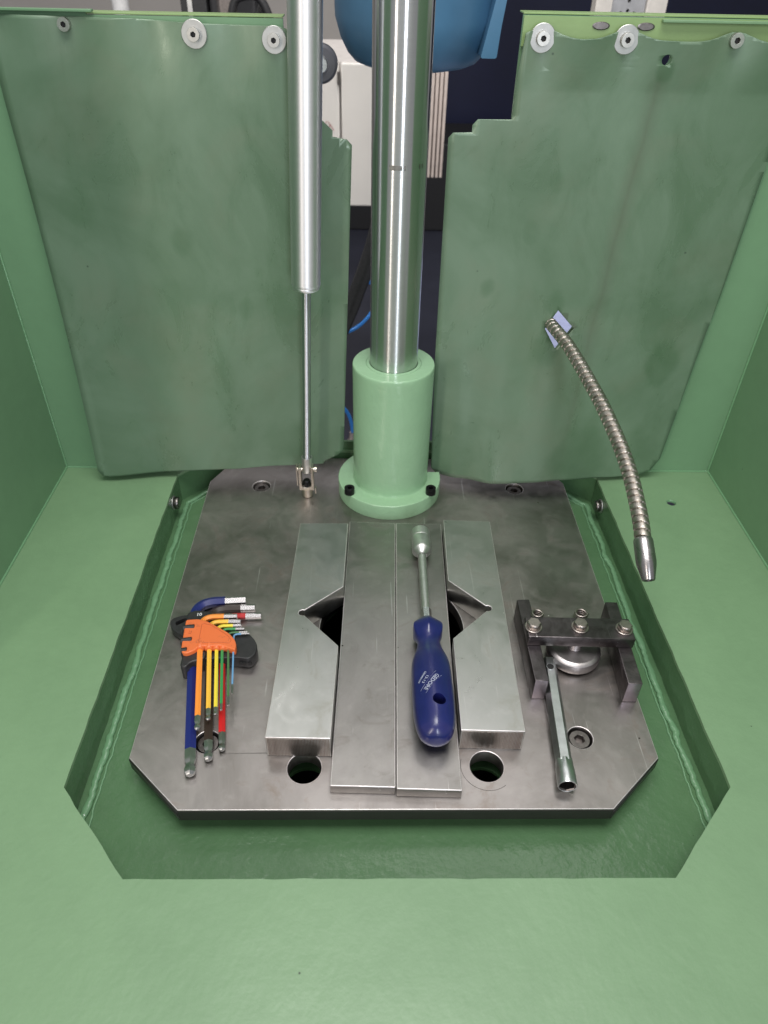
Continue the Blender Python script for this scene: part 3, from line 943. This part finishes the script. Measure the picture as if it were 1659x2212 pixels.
def wrap_h2(co):
    d = .1010 - co.y
    th = co.x / .0200 * (1 if s_h.x > 0 else -1)
    rr = hshape(d, th, rad_at(d)) + .00012
    return Bh + t_h * d + (u_h * math.cos(th) + s_h * math.sin(th)) * rr
# print runs upside down and slanting across the grip
RT = Matrix.Rotation(math.radians(-128), 4, 'Z')
for s, off, sz in (('GEDORE', (-.0005, .0015), .0056), ('13-13', (-.0062, .0055), .0042), ('GERMANY', (-.0095, .0090), .0030)):
    b_ = text_bm(s, sz, Matrix.Translation((off[0] - .002, off[1], 0)) @ RT, wrap_h2, bold=.00006)
    obj('print', b_, M['print'], hd, smooth=0)
for o_ in (.0034, -.0034):
    bm = bmesh.new(); box(bm, -.0135, .0135, -.00014, .00014, -.0001, .0001)
    bmesh.ops.subdivide_edges(bm, edges=bm.edges, cuts=6)
    bm.transform(Matrix.Translation((-.003, .0015, 0)) @ RT @ Matrix.Translation((0, o_, 0)))
    for v in bm.verts: v.co = wrap_h2(v.co)
    obj('print', bm, M['print'], hd, smooth=0)

# ================================================================== BOX SPANNER
sp = thing('box_spanner', 'hexagonal tubular box spanner leaning against the foot of the black clamp', 'box spanner', (.158, .09, 0))
S0 = Vector((.1645, .1610, .0085)); S1 = Vector((.1543, .0165, .0090))
Ls = (S1 - S0).length
shell = []
bm = bmesh.new()
sprof = [(0, .0070), (.0006, .0078), (.010, .0081), (Ls - .030, .0081), (Ls - .024, .0082)]
hexpts = lathe(S0, S1, sprof, 6, rot=PI / 6)
o_ = obj('hex_tube', hexpts, M['spanner'], sp, smooth=20)
md = o_.modifiers.new('b', 'BEVEL'); md.width = .0006; md.segments = 2; md.limit_method = 'ANGLE'
def blend(d, th, r):
    k = max(0, min(1, (d - (Ls - .026)) / .009))
    h = math.cos(PI / 6) / math.cos(((th + 0) % (PI / 3)) - PI / 6)
    return r * (h * (1 - k) + k)
bm = lathe(S0, S1, [(Ls - .026, .0083), (Ls - .021, .0084), (Ls - .017, .0086), (Ls - .014, .0088), (Ls - .001, .0089), (Ls, .0085), (Ls - .0002, .0078)], 48, rfun=blend, rot=PI / 6, cap=False)
obj('socket', bm, M['spanner'], sp, smooth=50)
def inner(d, th, r):
    return r * math.cos(PI / 6) / math.cos((th % (PI / 3)) - PI / 6)
bm = lathe(S0, S1, [(Ls - .0004, .0084), (Ls - .0012, .0074), (Ls - .013, .0072)], 48, rfun=inner, cap=False)
lathe(S0, S1, [(Ls - .0135, .0080), (Ls - .013, .0080)], 24, bm=bm)
obj('socket_bore', bm, M['screw'], sp, smooth=30)
dS = (S1 - S0).normalized()
pc = S0 + dS * .0135
bm = lathe(pc + Vector((-.0005, 0, .0062)), pc + Vector((-.0005, 0, 1)), [(0, .0036), (.0010, .0036)], 28, up=Vector((0, 1, 0)))
obj('tommy_bar_hole', bm, M['hole'], sp)
bm = lathe(pc + Vector((-.0005, 0, .0068)), pc + Vector((-.0005, 0, 1)), [(0, .0036), (.0006, .0036), (.0006, .0041), (0, .0044)], 28, up=Vector((0, 1, 0)), cap=False)
obj('hole_rim', bm, M['spanner'], sp)

# ================================================================== BLACK CLAMP FIXTURE
fx = thing('bridge_clamp', 'blackened steel bridge clamp with three hex bolts over a round pressure pad', 'clamp fixture', (.19, .175, 0))
for poly in ([(.1400, .1186), (.1538, .1184), (.1530, .2304), (.1392, .2299)], [(.2322, .1149), (.2467, .1145), (.2508, .2262), (.2374, .2266)]):
    obj('leg', prism(poly, [], .0002, .0300, bev=.0006, bev_bottom=True), M['black_steel'], fx).data.materials.append(M['leg_end'])
for o_ in list(fx.children):
    for p in o_.data.polygons:
        if p.normal.y < -.95: p.material_index = 1
obj('bridge', prism([(.1392, .1635), (.2495, .1598), (.2503, .1885), (.1396, .1915)], [], .0302, .0440, bev=.0009, bev_bottom=True), M['black_steel'], fx)
for x, y in ((.1462, .1765), (.1950, .1764), (.2410, .1738)):
    h_ = hex_bolt(fx, (x, y, .0441), (0, 0, 1), .0074, .0062, .0090, M['bolt'])
    bm = lathe((x, y, .0441), (x, y, 1), [(0, .0072), (.0002, .0072)], 12, up=Vector((0, 1, 0)))
    bm.free()
bm = lathe((.194, .1745, .003), (.194, .1745, 1), [(0, .0255), (.0008, .0276), (.003, .0284), (.0085, .0285), (.0115, .0277), (.0132, .0258), (.0138, .0235), (.0138, .0075), (.0150, .0070), (.027, .0068)], 80, up=Vector((0, 1, 0)))
obj('pressure_pad', bm, M['disc'], fx, smooth=30)
bm = lathe((.194, .1745, .0002), (.194, .1745, 1), [(0, .019), (.0030, .019)], 48, up=Vector((0, 1, 0)))
obj('pad_foot', bm, M['screw'], fx)
for x, y, r_ in ((.1572, .2070, .0056), (.2050, .2075, .0062)):
    pts = []
    for k in range(int(11 * 26)):
        a = 2 * PI * k / 26
        pts.append((x + r_ * math.cos(a), y + r_ * math.sin(a) - .0002 * k / 26, .0040 + .0029 * k / 26))
    obj('coil_spring', tube(pts, .0013, 8, up=Vector((.01, 0, 1))), M['bolt'], fx, smooth=60)
    bm = lathe((x, y, .0003), (x, y - .002, .03), [(0, r_ * .6), (.026, r_ * .6)], 20, up=Vector((0, 1, 0)))
    obj('guide_pin', bm, M['screw'], fx)

# ================================================================== HEX KEYS + HOLDER
def coat(name, col):
    m, nt, b = newmat(name)
    v = coords(nt)
    c = mixc(nt, ramp(nt, noise_tex(nt, v, 260, 5, .7), [(.66, 0), (.74, .8)]), col, tuple(x * .25 for x in col))
    nt.links.new(c, b.inputs['Base Color']); b.inputs['Roughness'].default_value = .34
    b.inputs['Coat Weight'].default_value = .2; b.inputs['Coat Roughness'].default_value = .2
    return m
C_ = {'blue': (.014, .022, .15), 'brown': (.040, .026, .020), 'red': (.60, .020, .022), 'orange': (.92, .30, .045), 'amber': (.90, .52, .06), 'yellow': (.86, .70, .06),
      'green': (.045, .30, .09), 'olive': (.075, .19, .07), 'sky': (.16, .36, .60)}
def hexkey(label, cname, tip, elbow, end, af, z_tip, z_el, bendr, tip_bare, end_bare, ball=True, rot=.12):
    R = af / 2 / math.cos(PI / 6)
    T = Vector((*tip, z_tip)); E_ = Vector((*elbow, z_el)); F_ = Vector((*end, z_el))
    g = 'L-shaped ball end hex keys in the orange holder'
    th = thing('hex_key', label, 'hex key', tuple(T), g)
    d1 = (E_ - T).normalized(); d2 = (F_ - E_).normalized()
    ang = d1.angle(d2); tl = bendr * math.tan(ang / 2)
    a = E_ - d1 * tl; b_ = E_ + d2 * tl
    arc = []
    for k in range(0, 15):
        t = k / 14
        arc.append(a * (1 - t) ** 2 + E_ * 2 * t * (1 - t) + b_ * t * t)
    # long bare tip with ball
    L = tip_bare
    if ball:
        w = R * 2
        ps = [0, .05 * w, .22 * w, .45 * w, .68 * w, .80 * w, .92 * w, 1.05 * w, 1.25 * w, 1.45 * w]
        rs = [.55 * R, .68 * R, .92 * R, 1.0 * R, .90 * R, .76 * R, .72 * R, .76 * R, .96 * R, R]
        ps.append(max(L, ps[-1] + .001)); rs.append(R)
    else:
        ps = [0, L]; rs = [R, R]
    obj('long_tip', tube([T + d1 * p for p in ps], rs, 6, rot=rot), M['tip'], th, smooth=20)
    P0 = T + d1 * ps[-1]
    F0 = F_ - d2 * end_bare
    pl = [P0] + [P0.lerp(a, k / 5) for k in range(1, 5)] + arc + [F0]
    obj('coated_shaft', tube(pl, R * 1.015, 6, rot=rot), coat(cname + '_coating', C_[cname]), th, smooth=20)
    obj('short_tip', tube([F0, F0.lerp(F_, .5), F_ - d2 * R * .12, F_], [R, R, R, R * .9], 6, rot=rot), M['chrome'], th, smooth=20)
    return th
hexkey('largest hex key, dark blue coated, outermost on the left', 'blue', (-.1880, .0300), (-.2245, .2455), (-.1660, .2500), .0100, .0062, .0068, .024, .026, .0240)
hexkey('dark brown coated hex key, second longest, below the yellow ones', 'brown', (-.1742, .0460), (-.2060, .2370), (-.1545, .2390), .0080, .0052, .0060, .018, .020, .0165)
hexkey('red coated hex key with the lowest short arm, reaching furthest right', 'red', (-.1634, .0568), (-.1900, .2260), (-.1465, .2272), .0062, .0042, .0056, .014, .019, .0175)
ZU = .0195
hexkey('orange coated hex key, leftmost of the upper row', 'orange', (-.1872, .0705), (-.2092, .2122), (-.1698, .2134), .0054, .0172, ZU, .014, .015, .0145)
hexkey('amber yellow coated hex key right of the orange one', 'amber', (-.1787, .0810), (-.1985, .2050), (-.1652, .2056), .0044, .0176, ZU, .010, .0125, .0130)
hexkey('lemon yellow coated hex key left of the bright green one', 'yellow', (-.1726, .0866), (-.1898, .1990), (-.1640, .2000), .0034, .0180, ZU, .008, .0085, .0085)
hexkey('bright green coated thin hex key right of the lemon yellow one', 'green', (-.1681, .0915), (-.1830, .1945), (-.1596, .1953), .0027, .0182, ZU, .0055, .0075, .0095)
hexkey('olive green coated thin hex key left of the sky blue one', 'olive', (-.1620, .0970), (-.1762, .1895), (-.1558, .1908), .0021, .0184, ZU, .005, .011, .0088)
hexkey('thinnest hex key, sky blue coated, rightmost of the row', 'sky', (-.1604, .1105), (-.1698, .1874), (-.1533, .1886), .0017, .0186, ZU, .004, .0115, .0088)

hold = thing('key_holder', 'black and orange plastic holder clasping the set of coloured hex keys', 'hex key holder', (-.19, .18, 0))
def rounded(poly, r, seg=4):
    out = []
    n = len(poly)
    for i in range(n):
        p0, p1, p2 = (Vector(poly[i - 1]), Vector(poly[i]), Vector(poly[(i + 1) % n]))
        a = (p0 - p1); b_ = (p2 - p1)
        rr = min(r, a.length * .45, b_.length * .45)
        a = p1 + a.normalized() * rr; b_ = p1 + b_.normalized() * rr
        for k in range(seg + 1):
            t = k / seg
            q = a * (1 - t) ** 2 + p1 * 2 * t * (1 - t) + b_ * t * t
            out.append((q.x, q.y))
    return out
hz = .0160
body = rounded([(-.2162, .1530), (-.2095, .1560), (-.1620, .1590), (-.1500, .1568), (-.1440, .1640), (-.1432, .1740), (-.1480, .1845), (-.1580, .1950), (-.1720, .2040), (-.1900, .2170), (-.2010, .2235), (-.2180, .2262), (-.2270, .2215), (-.2230, .1930)], .006)
obj('body', prism(body, [], .0006, hz, bev=.0011, seg=3, bev_bottom=True), M['black'], hold, smooth=40)
lug_o = rounded([(-.2215, .2225), (-.2330, .2215), (-.2432, .2165), (-.2440, .2090), (-.2375, .1990), (-.2240, .1905), (-.2190, .2000)], .006)
lug_h = rounded([(-.2385, .2120), (-.2300, .2175), (-.2262, .2168), (-.2275, .2130), (-.2365, .2060)], .002)
obj('hanging_lug', prism(lug_o, [lug_h], .0030, .0120, bev=.0011, seg=3, bev_bottom=True), M['black'], hold, smooth=40)
clip = rounded([(-.2185, .1445), (-.2125, .1430), (-.2085, .1500), (-.1950, .1545), (-.1950, .1650), (-.2190, .1650)], .004)
obj('lower_jaw', prism(clip, [], .0006, .0195, bev=.0014, seg=3), M['black'], hold, smooth=40)
org = rounded([(-.2232, .2040), (-.2100, .2052), (-.2000, .2020), (-.1850, .1925), (-.1740, .1850), (-.1668, .1765), (-.1640, .1690), (-.1642, .1618), (-.1690, .1640), (-.1800, .1680), (-.2020, .1670), (-.2065, .1610), (-.2140, .1570), (-.2195, .1590), (-.2208, .1680), (-.2225, .1900)], .0028)
og = obj('orange_clamp', prism(org, [], .0162, .0244, bev=.0014, seg=3), M['orange'], hold, smooth=40)
pan = rounded([(-.2050, .1985), (-.1960, .1965), (-.1850, .1890), (-.1745, .1810), (-.1700, .1745), (-.1715, .1705), (-.1800, .1720), (-.2040, .1710)], .003)
bm = bmesh.new()
pl = [Vector((x, y, .0246)) for x, y in pan] + [Vector((*pan[0], .0246))]
obj('panel_groove', tube(pl, .00022, 6), simple('orange_shade', (.50, .12, .04), .5), og)
for k in range(6):
    x = (-.2022, -.1928, -.1850, -.1781, -.1725, -.1673)[k]
    bm = lathe((x, .1718, ZU + .001), (x + .0003, .16, ZU + .001), [(0, .0046 - .0004 * k), (.0062, .0046 - .0004 * k), (.0066, .0042 - .0004 * k)], 18)
    obj('guide_boss', bm, M['orange'], og, smooth=50)
for (x0, x1, y) in ((-.2248, -.2118, .1935), (-.2236, -.2112, .1757), (-.2205, -.2135, .1620)):
    bm = lathe((x0, y, .0175), (x1, y + .001, .0180), [(0, .0030), (.0008, .0042), (x1 - x0 - .0008, .0042), (x1 - x0, .0030)], 24)
    bm.transform(Matrix.Translation((0, y, .0175)) @ Matrix.Diagonal((1, 1.0, 1.9, 1)) @ Matrix.Translation((0, -y, -.0175)))
    obj('hinge_knuckle', bm, M['black'], hold, smooth=50)
for x in (-.1555, -.1495, -.1590):
    bm = lathe((x, .1572 if x != -.1590 else .1578, .0085), (x + .0002, .15, .0085), [(0, .0022), (.0012, .0022)], 16)
    obj('key_socket', bm, M['hole'], hold)
t_ = text_bm('10', .0062, Matrix.Translation((-.2130, .2190, hz + .0002)) @ Matrix.Rotation(.05, 4, 'Z'), depth=.0001, bold=.0001)
obj('size_number', t_, M['white_print'], hold, smooth=0)
bm = bmesh.new()
for a in ((-.2165, -.2160, .1835, .1880), (-.2145, -.2140, .1835, .1880), (-.2160, -.2145, .1835, .1839), (-.2150, -.2136, .1862, .1866)):
    box(bm, a[0], a[1], a[2], a[3], .0243, .0246)
obj('moulded_mark', bm, bpy.data.materials['orange_shade'], og, smooth=0)

# ================================================================== BACKGROUND
fl = obj('shop_floor', box(bmesh.new(), -6, 6, .9, 9, -.9, -.85), simple('slate_floor', (.026, .028, .042), .45, 0, .2, 3), None)
fl['kind'] = 'structure'
nv = simple('navy_panel', (.006, .009, .040), .5, 0, .15, 5)
o = obj('navy_wall', box(bmesh.new(), .06, 5.2, 5.05, 5.12, -.85, 2.6), nv, None); o['kind'] = 'structure'
wl = simple('beige_wall', (.60, .56, .52), .7, 0, .06, 3)
o = obj('beige_wall', box(bmesh.new(), -5.2, .058, 5.05, 5.12, -.85, 2.6), wl, None); o['kind'] = 'structure'
# grey panel post, upper right
pt = thing('panel_post', 'pale upright post with perforated grey socket plate against the navy wall', 'post', (.66, 2.0, -.85))
wm = simple('offwhite_paint', (.62, .58, .53), .5)
obj('rail', box(bmesh.new(), .571, .615, 2.0, 2.05, -.85, .9, bev=.003), wm, pt)
obj('rail', box(bmesh.new(), .708, .762, 2.0, 2.05, -.85, .9, bev=.003), wm, pt)
gp = [circ(.6620 + dx, .4450 + dz, .0045, 14) for dx, dz in ((-.030, -.008), (-.018, .004), (0, .010), (.018, .004), (.030, -.008), (0, .032))]
obj('socket_plate', prism([(.616, -.85), (.707, -.85), (.707, .9), (.616, .9)], gp, 2.012, 2.020, axes='xz'), simple('grey_plate', (.34, .34, .35), .5), pt)
obj('plate_backing', box(bmesh.new(), .616, .707, 2.024, 2.03, -.85, .9), M['hole'], pt)
# white cabinet
wc = thing('white_cabinet', 'white box cabinet hanging behind the column', 'electrical cabinet', (.0, 1.8, 0))
wp = simple('white_enamel', (.66, .63, .59), .5, 0, .04, 8)
obj('door', box(bmesh.new(), -.1035, .108, 1.8, 1.82, .002, .3475, bev=.004), wp, wc)
obj('narrow_panel', box(bmesh.new(), -.235, -.1085, 1.802, 1.82, .002, .3475, bev=.004), wp, wc)
obj('housing', box(bmesh.new(), -.24, .112, 1.8205, 2.3, .0, .349, bev=.003), simple('cabinet_grey', (.45, .42, .40), .6), wc)
bm = bmesh.new()
for k in range(5):
    box(bm, .118 + k * .0112, .1262 + k * .0112, 1.80, 1.83, .080, .349, bev=.002)
obj('corner_profile', bm, simple('beige_profile', (.58, .49, .44), .5), wc)
obj('profile_core', box(bmesh.new(), .113, .173, 1.831, 2.1, .0805, .3485), simple('beige_profile_core', (.54, .45, .40), .5), wc)
obj('hinge', box(bmesh.new(), -.113, -.105, 1.795, 1.801, .300, .330, bev=.001), M['screw'], wc)
bm = bmesh.new()
for a, b_, r in ((-.150, .205, .6), (-.141, .197, .6), (-.132, .205, -.6)):
    box(bm, -.001, .001, 0, .0006, -.013, .013, mat=Matrix.Translation((a, 1.7990, b_)) @ Matrix.Rotation(r, 4, 'Y'))
obj('emblem', bm, simple('red_grey_mark', (.42, .20, .19), .5), wc, smooth=0)
# wall ledge + machine parts at upper left
o = thing('black_machine', 'black machine body with cables standing behind the left guard', 'machine', (-.42, 2.2, -.85))
obj('body', box(bmesh.new(), -.575, -.50, 2.2, 2.4, -.85, .9, bev=.004), M['black'], o)
obj('panel', box(bmesh.new(), -.497, -.36, 2.22, 2.4, -.85, .9, bev=.01), simple('dark_panel', (.02, .02, .022), .5), o)
obj('edge_strip', box(bmesh.new(), -.553, -.540, 2.190, 2.199, -.5, .9), M['satin'], o)
obj('bracket', box(bmesh.new(), -.456, -.40, 2.10, 2.12, .395, .52, mat=None, bev=.01), M['screw'], o)
obj('cable', tube(catmull([(-.42, 2.1, .40), (-.40, 2.1, .455), (-.345, 2.1, .465), (-.315, 2.1, .43), (-.30, 2.1, .36)], 10), .011, 12, up=Vector((0, 1, 0))), M['black'], o)
obj('cable', tube(catmull([(-.36, 2.15, .40), (-.335, 2.15, .47), (-.33, 2.15, .60)], 10), .008, 12, up=Vector((0, 1, 0))), M['black'], o)
o = obj('conduit', tube([(-.945, 2.9, -.85), (-.945, 2.9, 1.2)], .03, 16, up=Vector((0, 1, 0))), simple('white_conduit', (.74, .73, .72), .5), None)
tag(o, 'white vertical conduit on the beige wall above the left guard', 'conduit')
# blue machine head
bh = thing('blue_housing', 'smooth blue cast housing hanging behind the polished column', 'machine head', (.038, .9, .48))
bp = simple('blue_enamel', (.08, .205, .345), .42, 0, .12, 12)
bc = Vector((.0375, .90, .450))
prof = [(0, .006), (.0005, .030), (.003, .055), (.007, .075), (.012, .088), (.022, .098), (.040, .108), (.065, .1155), (.30, .121)]
bm = lathe(bc, bc + Vector((0, 0, 1)), prof, 64, up=Vector((0, 1, 0)))
obj('casing', bm, bp, bh, smooth=60)
bm = prism(rounded([(.120, .4775), (.1415, .4775), (.1440, .512), (.1500, .560), (.1530, .600), (.1460, .600)], .003), [], .80, .87, bev=.004, axes='xz')
obj('lug', bm, bp, bh)
# dark round knob behind the strut
o = thing('dark_wheel', 'dark grey round wheel half hidden behind the gas strut', 'wheel', (-.098, .86, .46))
obj('tyre', lathe((-.098, .84, .4620), (-.098, .9, .4620), [(0, .014), (.0005, .021), (.004, .0245), (.018, .0245), (.022, .022)], 40), simple('wheel_grey', (.10, .10, .115), .5), o)
obj('hub', lathe((-.098, .836, .4620), (-.098, .9, .4620), [(0, .010), (.004, .012)], 24), M['satin'], o)
# black machine base, added for the dark area below the white cabinet
o = obj('black_plinth', box(bmesh.new(), -.9, .9, 4.3, 4.9, -.85, -.35, bev=.01), simple('base_black', (.012, .012, .014), .6), None)
tag(o, 'black low crate on the floor far behind the white cabinet', 'plinth')
# hoses
o = obj('cable_bundle', tube(catmull([(.010, .94, .32), (-.0034, .93, .2606), (-.0144, .93, .2076), (-.0284, .93, .1598), (-.0465, .93, .1096), (-.0663, .93, .0569), (-.0999, .93, -.0178), (-.14, .92, -.10)], 12), .0145, 20, up=Vector((0, 1, 0)), rfun=lambda i, th, r: r * (1 + .06 * math.cos(th * 6))), M['black'], None, smooth=50)
tag(o, 'thick black corrugated cable running down behind the column', 'cable')
bt = simple('blue_hose', (.030, .25, .75), .3, 0, .05)
g = 'blue air hoses behind the column'
o = obj('air_hose', tube(catmull([(.03, 1.05, .075), (-.010, 1.02, .045), (-.030, 1.0, .022), (-.052, .99, .005), (-.078, .98, -.002), (-.11, .97, .005)], 10), .0035, 12, up=Vector((0, 1, 0))), bt, None)
tag(o, 'thin blue air hose curving just below the black cable', 'air hose', g)
o = obj('air_hose', tube(catmull([(-.115, .97, -.13), (-.085, .98, -.165), (-.070, 1.0, -.20), (-.063, 1.02, -.25), (-.062, 1.02, -.31), (-.065, 1.02, -.5)], 10), .0040, 12, up=Vector((0, 1, 0))), bt, None)
tag(o, 'thin blue air hose running down beside the foot of the green sleeve', 'air hose', g)
o = obj('air_hose', tube(catmull([(-.04, .97, .12), (-.028, .97, .104), (-.012, .97, .095), (.01, .97, .09)], 8), .0032, 12, up=Vector((0, 1, 0))), bt, None)
tag(o, 'short piece of blue air hose crossing beside the black cable', 'air hose', g)
o = obj('hose_coupling', lathe((-.066, 1.02, -.305), (-.062, 1.02, -.20), [(0, .006), (.002, .010), (.030, .010), (.034, .007), (.05, .006)], 20), M['bolt'], None)
tag(o, 'dull metal hose coupling hanging on the lower blue hose', 'hose coupling')
# something pale behind the diamond opening
o = obj('pale_panel', box(bmesh.new(), .14, .34, .60, 1.15, .060, .080, bev=.002), simple('pale_blue_white', (.48, .53, .80), .5), None)
tag(o, 'pale bluish panel seen through the diamond opening', 'panel')
for m__ in list(bpy.data.materials):
    if m__.users == 0: bpy.data.materials.remove(m__)
